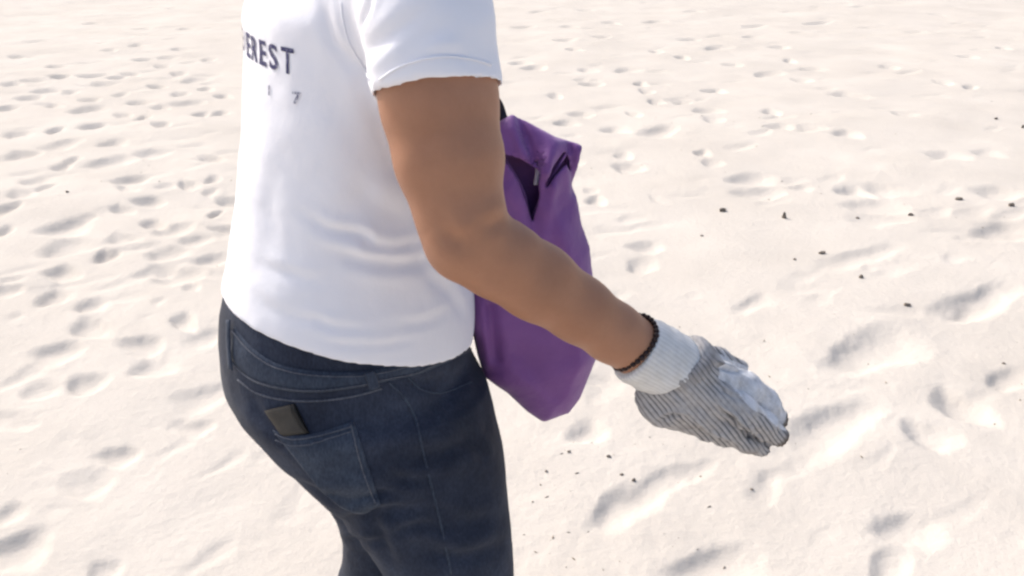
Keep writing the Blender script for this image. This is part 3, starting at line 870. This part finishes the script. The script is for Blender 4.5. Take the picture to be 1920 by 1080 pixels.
# print across the back: letters laid flat on the cloth from behind
def letter_mesh(ch):
    cu = bpy.data.curves.new('glyph', 'FONT'); cu.body = ch; cu.size = 1.0; cu.resolution_u = 3; cu.offset = 0.018
    o = bpy.data.objects.new('glyph', cu); COL.objects.link(o)
    dg = bpy.context.evaluated_depsgraph_get(); dg.update()
    me = bpy.data.meshes.new_from_object(o.evaluated_get(dg))
    bm = bmesh.new(); bm.from_mesh(me)
    bpy.data.objects.remove(o); bpy.data.curves.remove(cu); bpy.data.meshes.remove(me)
    bmesh.ops.remove_doubles(bm, verts=bm.verts, dist=1e-4)
    for _ in range(3):
        bmesh.ops.triangulate(bm, faces=bm.faces)
        es = [e for e in bm.edges if e.calc_length() > 0.12]
        if not es: break
        bmesh.ops.subdivide_edges(bm, edges=es, cuts=1)
    bmesh.ops.triangulate(bm, faces=bm.faces)
    Vv = np.array([v.co[:] for v in bm.verts]); Ff = [[v.index for v in f.verts] for f in bm.faces]
    bm.free()
    return Vv, Ff
def print_text(letters, s_end, z_end, size, width, slope, mt, gap, wx=1.0):
    """letters given from the last one backwards (towards the far side of the back)"""
    BD = -FD
    s = s_end
    for ch in letters:
        Vv, Ff = letter_mesh(ch)
        x0, x1 = Vv[:, 0].min(), Vv[:, 0].max(); y0 = Vv[:, 1].min(); y1 = Vv[:, 1].max()
        wd = width * (0.35 if ch == 'I' else 1.0)
        out = []
        ok = True
        for v in Vv:
            ls = s - wd + (v[0] - x0) / (x1 - x0) * wd
            lz = z_end + (v[1] - y0) / (y1 - y0) * size + slope * (ls - s_end)
            o = np.array([top_c[0], YC, 0]) + RD * ls + BD * 0.5 + np.array([0, 0, lz])
            loc, n, i, d = bvs.ray_cast(Vector(o), Vector(FD))
            if loc is None: ok = False; break
            out.append(np.array(loc) + np.array(n) * .0011)
        if ok: mesh_obj('printed_letter', np.array(out), Ff, mt, SHIRT)
        s -= wd + gap
TXT = dict(s=0.098, z=1.262)
lT, _ = cast(bvs, 546, 140)
if lT is not None:
    TXT['s'] = float((lT - np.array([top_c[0], YC, 0])) @ RD); TXT['z'] = float(lT[2])
print('text anchor', TXT)
print_text('TSEREVE', TXT['s'] + .005, TXT['z'], .027, .0185, -.05, M_PRINT, .0065)
l2, _ = cast(bvs, 566, 197)
if l2 is not None:
    print_text('7', float((l2 - np.array([top_c[0], YC, 0])) @ RD), float(l2[2]), .013, .010, 0, M_PRINT_PALE, .01)
l2, _ = cast(bvs, 507, 179)
if l2 is not None:
    print_text('I', float((l2 - np.array([top_c[0], YC, 0])) @ RD), float(l2[2]), .011, .008, 0, M_PRINT_PALE, .01)

# ---- jeans
def jeans_cut(P):
    return smax(jeans_f(P), (P - onY(650, 470, YC)) @ np.array([0.25, 0, 1.0]) / 1.03, .004)
V, Q = net(jeans_cut, (-.52, .78, .02), (.13, 1.42, 1.08), 0.0052, 2)
Nv = vnormals(V, Q); bvj = bvh_of(V, Q)
J_FOLDS = [
 ([(640, 985), (680, 962), (730, 955), (790, 960)], .012, .0045),
 ([(690, 945), (712, 1000), (735, 1060)], .010, .0040),
 ([(560, 905), (620, 925), (690, 925), (750, 905)], .012, .0040),
 ([(760, 860), (830, 850), (900, 820)], .012, .0030),
 ([(740, 700), (800, 720), (870, 700)], .010, .0035),
 ([(880, 690), (850, 730), (800, 760)], .010, .0030),
 ([(800, 960), (870, 980), (940, 970)], .012, .0030),
 ([(790, 1030), (860, 1045), (950, 1020)], .012, .0035),
 ([(470, 740), (500, 790), (560, 850)], .010, .0022), ([(620, 960), (660, 940), (720, 925), (780, 930)], .007, .0028),
 ([(730, 1000), (790, 985), (860, 1000)], .008, .0025), ([(850, 790), (890, 830), (920, 880)], .010, .0024), ([(720, 880), (760, 900), (820, 900)], .008, .0022), ([(640, 1020), (680, 1010), (720, 1020)], .008, .0030),
]
for pts, w, amp in J_FOLDS:
    V = fold(V, Nv, bvj, pts, w, amp * 1.5)
V = V + Nv * (0.0035 * fbm(V * np.array([9, 9, 7.0]), 3, 22) + 0.0012 * fbm(V * 30, 2, 24))[:, None]
JEANS = mesh_obj('jeans', V, Q, M_DENIM, PERSON)
bvj = bvh_of(V, Q)

def patch(name, top, bot, nu, nv, lift, mt, parent, bv=bvj):
    """a sewn-on piece of cloth between two lines on the jeans, with its own thickness"""
    T = resample(top, nu); B = resample(bot, nu)
    outer = np.zeros((nv, nu, 3)); inner = np.zeros((nv, nu, 3)); ok = np.ones((nv, nu), bool)
    for j in range(nv):
        for i in range(nu):
            p = T[i] + (B[i] - T[i]) * j / (nv - 1)
            l, n = cast(bv, p[0], p[1])
            if l is None: ok[j, i] = False; continue
            edge = min(1.0, 0.45 + 0.55 * min(i, nu - 1 - i, j, nv - 1 - j) / 1.5)
            outer[j, i] = l + n * lift * edge; inner[j, i] = l - n * .003
    Vv, Ff, idx = [], [], {}
    for j in range(nv):
        for i in range(nu):
            if ok[j, i]:
                idx[(j, i, 0)] = len(Vv); Vv.append(outer[j, i]); idx[(j, i, 1)] = len(Vv); Vv.append(inner[j, i])
    cell = lambda j, i: 0 <= j < nv - 1 and 0 <= i < nu - 1 and ok[j, i] and ok[j+1, i] and ok[j, i+1] and ok[j+1, i+1]
    for j in range(nv - 1):
        for i in range(nu - 1):
            if not cell(j, i): continue
            g = lambda a, c, s: idx[(a, c, s)]
            Ff.append((g(j, i, 0), g(j+1, i, 0), g(j+1, i+1, 0), g(j, i+1, 0)))
            for (a, c), (e, f_), nb in (((j, i), (j, i+1), (j-1, i)), ((j, i+1), (j+1, i+1), (j, i+1)), ((j+1, i+1), (j+1, i), (j+1, i)), ((j+1, i), (j, i), (j, i-1))):
                if not cell(*nb): Ff.append((g(a, c, 0), g(e, f_, 0), g(e, f_, 1), g(a, c, 1)))
    return mesh_obj(name, np.array(Vv), Ff, mt, parent)

wb_top = [(440, 612), (462, 640), (484, 660), (518, 680), (573, 693), (640, 697), (705, 692), (790, 668), (868, 632)]
wb_bot = [(434, 668), (452, 696), (484, 719), (540, 732), (596, 735), (662, 727), (715, 716), (800, 694), (878, 660)]
BAND = patch('waistband', wb_top, wb_bot, 44, 8, .0042, M_DENIM_W, JEANS)
for off in (6, -6):
    src = wb_top if off > 0 else wb_bot
    L, LN = cast_line(bvj, [(x, y + off) for x, y in src], 60)
    if len(L) > 5: mesh_obj('stitching', *tube(L + LN * .0046, .0009, 5, nrm=LN), M_DENIM_SEAM, BAND)
YK = strip_tube('yoke_seam', bvj, [(446, 712), (484, 738), (540, 750), (600, 751), (665, 742), (716, 728)], .0016, M_DENIM_SEAM, JEANS, 40, .0006)
POCK = patch('back_pocket', [(512, 806), (555, 815), (597, 811), (663, 789)], [(600, 915), (640, 950), (680, 962), (714, 945)], 26, 24, .0040, M_DENIM_W, JEANS)
for q in (7, 17):
    L, LN = cast_line(bvj, [(520, 806 + q), (555, 815 + q), (597, 811 + q), (660, 791 + q)], 30)
    if len(L) > 5: mesh_obj('stitching', *tube(L + LN * .0044, .0009, 5, nrm=LN), M_DENIM_SEAM, POCK)
L, LN = cast_line(bvj, [(658, 795), (668, 835), (684, 890), (706, 942)], 30)
mesh_obj('stitching', *tube(L + LN * .0044, .0010, 5, nrm=LN), M_DENIM_SEAM, POCK)
def loop_piece(pts, r):
    L, LN = cast_line(bvj, pts, 12)
    if len(L) > 4: return mesh_obj('belt_loop', *tube(L + LN * .0065, r, 8, flat=.3, nrm=LN), M_DENIM_W, JEANS)
loop_piece([(690, 694), (696, 708), (700, 724)], .0065)
loop_piece([(437, 600), (437, 640), (441, 690)], .0055)
strip_tube('side_seam', bvj, [(728, 716), (758, 745), (780, 790), (796, 860), (826, 980), (846, 1076)], .0018, M_DENIM_W, JEANS, 50, .0006)
strip_tube('pocket_seam', bvj, [(764, 706), (790, 730), (830, 736), (884, 716)], .0014, M_DENIM_W, JEANS, 30, .0006)

# ---- shoes
for (x, y) in ((near_leg[-1][1], near_leg[-1][2]), (far_leg[-1][1], far_leg[-1][2])):
    h0 = np.array([x, y, 0.045])
    def shoe_f(P, h0=h0):
        d = cone(P, h0 - FD * .035, h0 + FD * .15 + RD * .008, .046, .040)
        d = smin(d, cone(P, h0 - FD * .01, h0 + np.array([0, 0, .05]), .046, .044), .03)
        d = smax(d, -(P[:, 2] - .012), .003)
        return smax(d, P[:, 2] - .105, .004)
    V, Q = net(shoe_f, h0 - .15, h0 + .26, .006, 2)
    sh = mesh_obj('shoe', V, Q, M_SHOE, PERSON)
    def sole_f(P, h0=h0):
        q = P.copy(); q[:, 2] = h0[2]
        return smax(cone(q, h0 - FD * .035, h0 + FD * .15 + RD * .008, .050, .045), np.abs(P[:, 2] - .006) - .014, .004)
    V, Q = net(sole_f, h0 - .15, h0 + .26, .006, 2)
    mesh_obj('sole', V, Q, M_SOLE, sh)

# ---- glove
Wp = onY(1187, 648, .933); Tp = onY(1462, 822, .96)
HD = (Tp - Wp) / np.linalg.norm(Tp - Wp)
HS = np.cross(HD, np.array([0, 1.0, 0])); HS /= np.linalg.norm(HS)
if HS[2] < 0: HS = -HS
mp_ = mpp(1320, 740, .94)
def bl(P, x, y, Y, r): return np.linalg.norm(P - onY(x, y, Y), axis=1) - r * mp_
def glove_f(P):
    d = hand_f(P, 0.001)
    g = chain(P, [onY(1290, 690, .945), onY(1245, 750, .945)], [58 * mp_, 50 * mp_], .02)   # slack round the wrist
    d = smin(d, g, .012)
    d = smin(d, bl(P, 1222, 748, .95, 28), .010)
    d = smin(d, bl(P, 1262, 782, .95, 26), .008)
    d = smin(d, bl(P, 1302, 672, .95, 38), .012)
    t = (P - Wp) @ HD
    qq = (P - Wp) @ HS
    return smax(d, .042 + .55 * qq - t - .003 * np.sin(qq * 150), .004)
hpts = np.array([onY(x, y, Y) for c in list(HAND.values()) + [CUFF] for x, y, Y, r_ in c])
lo = hpts.min(0) - .055; hi = hpts.max(0) + .055
V, Q = net(glove_f, lo - .01, hi + .01, .0018, 2)
Nv = vnormals(V, Q)
t = (V - Wp) @ HD; q = (V - Wp) @ HS
dep = V[:, 1]
bend = q + .24 * t + 0.55 * (t - .10) ** 2 * np.sign(.02 - q) * 0.6 + .0016 * fbm(V * 26, 2, 9) + .35 * (dep - .94) * (np.abs(dep - .94) > 0) * .25
rib = 0.5 + 0.5 * np.cos(2 * np.pi * bend / .0058)
gath = np.clip(1 - (t - .044 - .55 * q) / .022, 0, 1)                       # gathered end by the cuff: ribs squeezed closer
rmask = np.clip(.75 + .9 * fbm(V * 34, 2, 91), .25, 1)
rib = .62 + (rib - .62) * rmask
rib = rib * (1 - .35 * gath) + .2 * gath * (0.5 + 0.5 * np.cos(2 * np.pi * q / .0044))
V = V + Nv * (0.0011 * (rib - .5) + .0016 * fbm(V * 55, 2, 19) + .0022 * fbm(V * 24, 2, 29))[:, None]
bvg = bvh_of(V, Q); Ng = vnormals(V, Q)
for pts, w, amp in [([(1346, 766), (1372, 783), (1405, 810), (1446, 842)], .0026, .0065), ([(1296, 792), (1330, 812), (1372, 832)], .0028, .004),
                    ([(1340, 684), (1362, 692), (1392, 698)], .003, .006), ([(1238, 792), (1262, 778), (1285, 784)], .004, .004), ([(1225, 715), (1260, 726), (1290, 760)], .006, .003),
                    ([(1328, 662), (1276, 690), (1226, 735)], .006, .0045),
                    ([(1330, 712), (1360, 735), (1395, 752)], .003, .002)]:
    V = fold(V, Ng, bvg, pts, w, amp, 24, False)
tmax = t.max()
dirt_and_shade = np.clip((t - (tmax - .020)) / .012, 0, 1) * .95 + np.clip(fbm(V * 40, 3, 61) - .25, 0, .5) * np.clip(-q * 30, 0, 1) + .35 * np.exp(-((t - .057 - .55 * q) / .009) ** 2)  # soiled fingertips and lower side; last term paints the fold's shade beside the cuff
# coated palm and thumb side: above a slanting line on the hand
def tq(px, py, Y=.93):
    p = onY(px, py, Y); return (p - Wp) @ HD, (p - Wp) @ HS
ta, qa = tq(1350, 706); tb, qb = tq(1462, 808)
line = qa + (t - ta) / (tb - ta) * (qb - qa) + .0025 * fbm(V * 45, 2, 77)
thumb = np.minimum(seg_d(V, np.array([onY(*c[:3]) for c in HAND['thumb']])), 1) < .019
coat_v = ((q > line) & (t > ta - .004) & (t < tmax - .014)) & ~(thumb & (V[:, 1] > .99) & (q > qa + .006))
fc = coat_v[Q].sum(1) >= 3
GLOVE = mesh_obj('glove', V, Q[~fc], M_KNIT, PERSON, attrs={'rib': rib, 'dirt_and_shade': np.clip(dirt_and_shade, 0, 1)})
used = np.unique(Q[fc]); remap = np.full(len(V), -1); remap[used] = np.arange(len(used))
CO = mesh_obj('palm_coating', V[used], remap[Q[fc]], M_COAT, GLOVE)
CO['label'] = 'white rubber coating on the fingers'
def cuff_g(P):
    d = cuff_f(P); t = (P - Wp) @ HD
    d = smax(d, .004 - t, .003)
    return smax(d, t - .062 - .35 * ((P - Wp) @ HS), .003)
V, Q = net(cuff_g, lo, hi, .0022, 2)
Nv = vnormals(V, Q)
q = (V - Wp) @ HS; t = (V - Wp) @ HD
ang = np.arctan2(q, V[:, 1] - .935)
rib = 0.5 + 0.5 * np.cos(ang * 46)
V = V + Nv * (.0004 * (rib - .5) + .0022 * fbm(V * 30, 3, 7) + .0005 * np.sin(t * 300 + 2 * q / .03))[:, None]
mesh_obj('cuff', V, Q, M_CUFF, GLOVE, attrs={'rib': rib})

# ---- bracelet of dark beads on the wrist
BR = []
c0 = onY(1184, 642, .930)
ax = armP[-2] - armP[-4]; ax /= np.linalg.norm(ax)
tilt_ax = ax + 0.0 * HS
e1 = np.cross(ax, np.array([0, 1.0, 0])); e1 /= np.linalg.norm(e1); e2 = np.cross(ax, e1)
rr = 54 * mpp(1187, 645, .93)
cordp = np.array([c0 + rr * (math.cos(a) * e1 + math.sin(a) * e2) + ax * (.0035 * math.sin(a * 2 + 1)) for a in np.linspace(0, 2 * math.pi, 40, endpoint=False)])
BRACE = mesh_obj('bracelet', *tube(cordp, .0016, 6, closed=True), M_BEAD, PERSON)
bead_me = None
nb = 34
for k in range(nb):
    a = 2 * math.pi * k / nb
    p = c0 + (rr + .0008) * (math.cos(a) * e1 + math.sin(a) * e2) + ax * (.0035 * math.sin(a * 2 + 1))
    if bead_me is None:
        vv, ff = ball((0, 0, 0), (.0037, .0037, .0036), None, 8, 6)
        bead_me = bpy.data.meshes.new('bead'); bead_me.from_pydata(vv.tolist(), [], ff)
        bead_me.polygons.foreach_set('use_smooth', [True] * len(ff)); bead_me.materials.append(M_BEAD)
    o = bpy.data.objects.new('bead', bead_me); COL.objects.link(o); o.parent = BRACE
    o.location = p - base
    s_ = .85 + .3 * rng.rand(); o.scale = (s_, s_, s_); o.rotation_euler = (a, a * 2, 0)

# ------------------------------------------------------------------ wallet in the back pocket
def wallet():
    cs = [(496, 770), (553, 756), (581, 812), (528, 818)]
    P4, N4 = [], []
    for x, y in cs:
        l, n = cast(bvj, x, y)
        if l is None: l, n = cast(bvj, x + 14, y)
        P4.append(l); N4.append(n)
    c = np.mean(P4, 0)
    W_ = root('wallet', 'folded brown leather wallet poking out of the jeans back pocket', 'wallet', c)
    nu, nv = 14, 10
    def sheet(u0, u1, lift, thick, mt, name):
        outer, inner = [], []
        for j in range(nv):
            for i in range(nu):
                u = u0 + (u1 - u0) * i / (nu - 1); v = j / (nv - 1)
                x = (1-u)*(1-v)*cs[0][0] + u*(1-v)*cs[1][0] + u*v*cs[2][0] + (1-u)*v*cs[3][0]
                y = (1-u)*(1-v)*cs[0][1] + u*(1-v)*cs[1][1] + u*v*cs[2][1] + (1-u)*v*cs[3][1]
                l, n = cast(bvj, x, y)
                if l is None: l, n = P4[0], N4[0]
                e = min(1, .35 + .4 * min(i, nu-1-i, j, nv-1-j))
                outer.append(l + n * (lift + thick * e)); inner.append(l + n * lift)
        Vv = np.array(outer + inner); k = nu * nv; Ff = []
        for j in range(nv - 1):
            for i in range(nu - 1):
                a = j * nu + i
                Ff.append((a, a + nu, a + nu + 1, a + 1)); Ff.append((k + a, k + a + 1, k + a + nu + 1, k + a + nu))
        for i in range(nu - 1):
            Ff.append((i, i + 1, k + i + 1, k + i)); a = (nv - 1) * nu + i; Ff.append((a + 1, a, k + a, k + a + 1))
        for j in range(nv - 1):
            a = j * nu; Ff.append((a + nu, a, k + a, k + a + nu)); a = j * nu + nu - 1; Ff.append((a, a + nu, k + a + nu, k + a))
        return mesh_obj(name, Vv, Ff, mt, W_)
    sheet(0.04, .93, -.001, .0030, M_WALLET_D, 'back_half')
    sheet(0.06, .90, .0022, .0026, M_WALLET, 'front_half')
    sheet(0.84, 1.0, .0002, .0056, M_WALLET_D, 'spine')
wallet()

# ------------------------------------------------------------------ purple bag
BU = np.array([.97, .243, 0]); BU /= np.linalg.norm(BU); BV = np.array([0, 0, 1.0]); BN = np.cross(BU, BV)   # BN looks to the camera
BO = onY(1000, 500, 1.14)
def to_uv(px, py):
    r = ray(px, py); t = ((BO - CAM) @ BN) / (r @ BN)
    p = CAM + r * t - BO
    return np.array([p @ BU, p @ BV])
OUT = [(905, 262), (940, 226), (962, 214), (1000, 234), (1045, 258), (1090, 271), (1080, 322), (1074, 346), (1088, 415), (1104, 460), (1111, 525),
       (1120, 600), (1117, 665), (1086, 740), (1064, 770), (1014, 787), (985, 768), (950, 735), (906, 704), (894, 660), (881, 600), (879, 540), (872, 470), (880, 360)]
OUTL = np.array([to_uv(*p) for p in OUT])
def poly_sd(p, poly):
    n = len(poly); d = np.full(len(p), 1e9); ins = np.zeros(len(p), bool)
    for i in range(n):
        a, b_ = poly[i], poly[(i + 1) % n]
        e = b_ - a; w = p - a
        t = np.clip((w @ e) / (e @ e), 0, 1)
        d = np.minimum(d, np.linalg.norm(w - t[:, None] * e, axis=1))
        c = ((a[1] <= p[:, 1]) != (b_[1] <= p[:, 1])) & (p[:, 0] < (b_[0] - a[0]) * (p[:, 1] - a[1]) / (b_[1] - a[1] + 1e-12) + a[0])
        ins ^= c
    return np.where(ins, -d, d)
VN = np.array([to_uv(*p) for p in [(915, 268), (943, 300), (961, 329), (979, 379), (989, 406), (999, 352), (996, 308), (964, 287), (940, 282), (918, 262)]])
VR = np.array([to_uv(*p) for p in [(1006, 345), (1018, 303), (1050, 278), (1058, 285), (1068, 322), (1052, 299), (1027, 316)]])
BUV = [(np.array([to_uv(*a) for a in l]), w, amp) for l, w, amp in [
    ([(990, 396), (988, 450), (995, 520)], .012, .010), ([(1064, 276), (1068, 310), (1073, 352)], .007, .012), ([(1022, 340), (1005, 400), (1000, 450)], .010, -.007),
    ([(912, 560), (916, 610), (922, 655)], .007, .008), ([(896, 560), (900, 620), (908, 670)], .007, -.005), ([(970, 219), (982, 255), (991, 292)], .007, .012), ([(950, 240), (958, 262), (972, 282)], .009, -.007), ([(1035, 262), (1020, 280), (1010, 305)], .009, -.009),
    ([(1020, 252), (1012, 280), (1004, 310)], .009, -.006), ([(1040, 420), (1070, 480), (1085, 540)], .018, -.007), ([(950, 700), (1010, 690), (1080, 660)], .020, -.005),
    ([(960, 640), (1020, 720), (1050, 760)], .016, .004), ([(950, 250), (955, 275), (975, 300)], .007, .006), ([(945, 340), (960, 380), (985, 430)], .012, -.006)]]
def bag_f(P):
    q = P - BO
    uv = np.stack([q @ BU, q @ BV], 1); w = q @ BN
    sd = poly_sd(uv, OUTL)
    top = OUTL[:, 1].max()
    fill = np.clip((top - uv[:, 1]) / .42, 0, 1)
    T = (.026 + .016 * fill ** .7) * np.sqrt(np.clip(-sd / .040, 0, 1)) + .0016
    cr = np.zeros(len(P))
    for L, wd, amp in BUV:
        cr += amp * np.exp(-(seg_d(uv, L) / wd) ** 2)
    cr += .0022 * fbm(np.stack([uv[:, 0] * 42, uv[:, 1] * 36], 1), 3, 75) * np.clip((uv[:, 1] - .02) / .08, .25, 1.3)
    cr += .0045 * fbm(np.stack([uv[:, 0] * 16, uv[:, 1] * 12], 1), 3, 71)
    d = np.maximum(sd, np.maximum(w - (T - cr), -w - T) * .8)
    # mouth: the front sheet is cut down to a V, the inside is hollow behind it
    v = poly_sd(uv, VN)
    back = -(w + T * .45)
    hole = np.maximum(np.minimum(v, poly_sd(uv, VR)), back)
    inner = np.maximum(np.maximum(sd + .013, np.maximum(w - T + cr + .0065, back)), VN[:, 1].min() - .09 - uv[:, 1])
    return np.maximum(d, -np.minimum(hole, inner))
us, vs = OUTL.min(0), OUTL.max(0)
BAG = root('tote_bag', 'purple cloth bag hanging in front of the person behind the bare forearm', 'bag', BO + BV * us[1])
cors = np.array([BO + BU * u + BV * v + BN * w for u in (us[0], vs[0]) for v in (us[1], vs[1]) for w in (-.06, .06)])
V, Q = net(bag_f, cors.min(0) - .01, cors.max(0) + .01, .0026, 2)
mesh_obj('bag_body', V, Q, M_BAG, BAG)
def buv(px, py, w):
    a = to_uv(px, py); return BO + BU * a[0] + BV * a[1] + BN * w
# rim of the mouth, right side corner tab, cord and strap
mesh_obj('mouth_binding', *tube(resample([buv(*p) for p in [(940, 290, .008), (975, 352, .013), (990, 404, .012), (1006, 372, .014), (1024, 332, .016), (1056, 283, .012)]], 30), .0026, 6), M_BAG, BAG)
mesh_obj('cord', *tube(resample([buv(*p) for p in [(1003, 296, .014), (1001, 318, .016), (998, 340, .016)]], 14), .0030, 7), M_PULL, BAG)
st = [buv(950, 236, .002), onY(942, 216, 1.145), onY(936, 198, 1.15), onY(926, 186, 1.155), onY(908, 196, 1.165), HANDL + np.array([0, 0, 0.0]) + LD * .012, onY(890, 262, 1.175), buv(912, 268, -.004)]
mesh_obj('strap', *tube(resample(st, 48), .0062, 8, flat=.35), M_STRAP, BAG)

# ------------------------------------------------------------------ bits of debris on the sand
BITS = [
 (1355, 392, 20, 13, 'dark oval bit of debris lying level with the bag mouth, left of the upright one', 0),
 (1470, 403, 13, 22, 'dark pointed bit of debris standing upright on smooth sand', 1),
 (1798, 372, 20, 10, 'dark flat bit of debris left of the footprint at the right edge', 0),
 (1895, 384, 13, 13, 'small dark bit of debris lying in the footprint at the right edge', 0),
 (1541, 471, 15, 10, 'small dark bit of debris on bare sand above the drag mark', 0),
 (1615, 515, 14, 12, 'small dark bit of debris just below the long drag mark', 1),
 (1702, 564, 16, 11, 'dark slanted bit of debris alone on bare sand right of the glove', 0),
 (1707, 402, 12, 10, 'small dark bit of debris at the end of the double footprint', 0),
 (1608, 406, 9, 6, 'tiny bit of debris under the front of the double footprint', 0),
 (1490, 482, 8, 8, 'tiny pale bit of debris left of the bit above the drag mark', 2),
 (1316, 438, 8, 6, 'tiny pale bit of debris below the dark oval bit', 2),
 (1188, 897, 10, 11, 'small dark bit of debris below the bag, right one of the close pair', 0),
 (1165, 888, 10, 7, 'small dark bit of debris below the bag, left one of the close pair', 0),
 (1141, 855, 11, 9, 'small grey bit of debris beside the round dent under the bag', 0),
 (1067, 846, 9, 9, 'tiny grey bit of debris under the lowest corner of the bag', 2),
 (1024, 880, 8, 8, 'tiny grey bit of debris nearest the jeans leg', 2),
 (1868, 219, 8, 8, 'tiny dark bit of debris on far sand near the top right', 0),
 (1918, 234, 8, 10, 'dark bit of debris cut by the right edge of the picture', 0),
 (1410, 912, 9, 5, 'tiny pale bit of debris on the rim below the glove', 2),
 (1884, 671, 9, 6, 'tiny bit of debris on the bare sand near the right edge', 2),
 (127, 363, 8, 7, 'tiny dark bit of debris among the footprints left of the person', 0),
]
rs = np.random.RandomState(3)
for (px, py, w, h, lab, kind) in BITS:
    g = onG(px, py + h * .35); m = np.linalg.norm(g - CAM) / FPX
    bm = bmesh.new(); bmesh.ops.create_icosphere(bm, subdivisions=2, radius=1.0)
    w, h = w * .72, h * .72
    sx, sz = w * m / 2, h * m / 2 * (1.0 if kind != 0 else .85)
    ph = rs.rand(3) * 10
    for v in bm.verts:
        c = np.array(v.co[:])
        k = 1 + .42 * float(vnoise((c * 1.6 + ph)[None])[0])
        c = c * k * np.array([sx, sx * .7, sz])
        if kind == 1: c[0] *= (1.15 - .75 * (c[2] / sz * .5 + .5)); c[2] *= 1.1
        v.co = c
    me = bpy.data.meshes.new('debris'); bm.to_mesh(me); bm.free()
    me.materials.append(M_DEBRIS_P if kind == 2 else M_DEBRIS)
    o = bpy.data.objects.new('debris', me); COL.objects.link(o)
    o.location = (g[0], g[1], ground_z(g[0], g[1]) + sz * .45)
    o.rotation_euler = (0, rs.uniform(-.2, .2), rs.uniform(-.4, .4))
    o['kind'] = 'thing'; o['label'] = lab; o['category'] = 'debris'; o['group'] = 'bits of debris on the sand'

# ------------------------------------------------------------------ fine grit: shell crumbs and plant bits nobody could count
def grit():
    g = np.random.RandomState(8)
    n = 1100
    rr = 1.7 + 7.5 * g.rand(n) ** 1.5; aa = (g.rand(n) - .5) * 1.5
    keep = vnoise(np.stack([rr * np.sin(aa), rr * np.cos(aa)], 1) * 1.1, 55) > -.25
    rr, aa = rr[keep], aa[keep]
    Vv, Ff = [], []
    for r_, a_ in zip(rr, aa):
        x, y = r_ * math.sin(a_), r_ * math.cos(a_)
        z = ground_z(x, y); s1 = .0012 + .0032 * g.rand() ** 3; th = g.rand() * 6.28
        k = len(Vv); st = 1 + 1.6 * g.rand()
        for dx, dy, dz in ((1, 0, 0), (0, .7, 0), (-1, 0, 0), (0, -.7, 0), (.1, 0, .8), (0, 0, -.8)):
            dx *= st
            Vv.append((x + s1 * (dx * math.cos(th) - dy * math.sin(th)), y + s1 * (dx * math.sin(th) + dy * math.cos(th)), z + s1 * (dz + .3)))
        for i in range(4):
            Ff.append((k + i, k + (i + 1) % 4, k + 4)); Ff.append((k + (i + 1) % 4, k + i, k + 5))
    o = mesh_obj('shell_grit', np.array(Vv), Ff, M_GRIT, None, smooth=False)
    o['kind'] = 'stuff'; o['label'] = 'fine crumbs of shell and plant scattered over the pale sand'; o['category'] = 'grit'
grit()
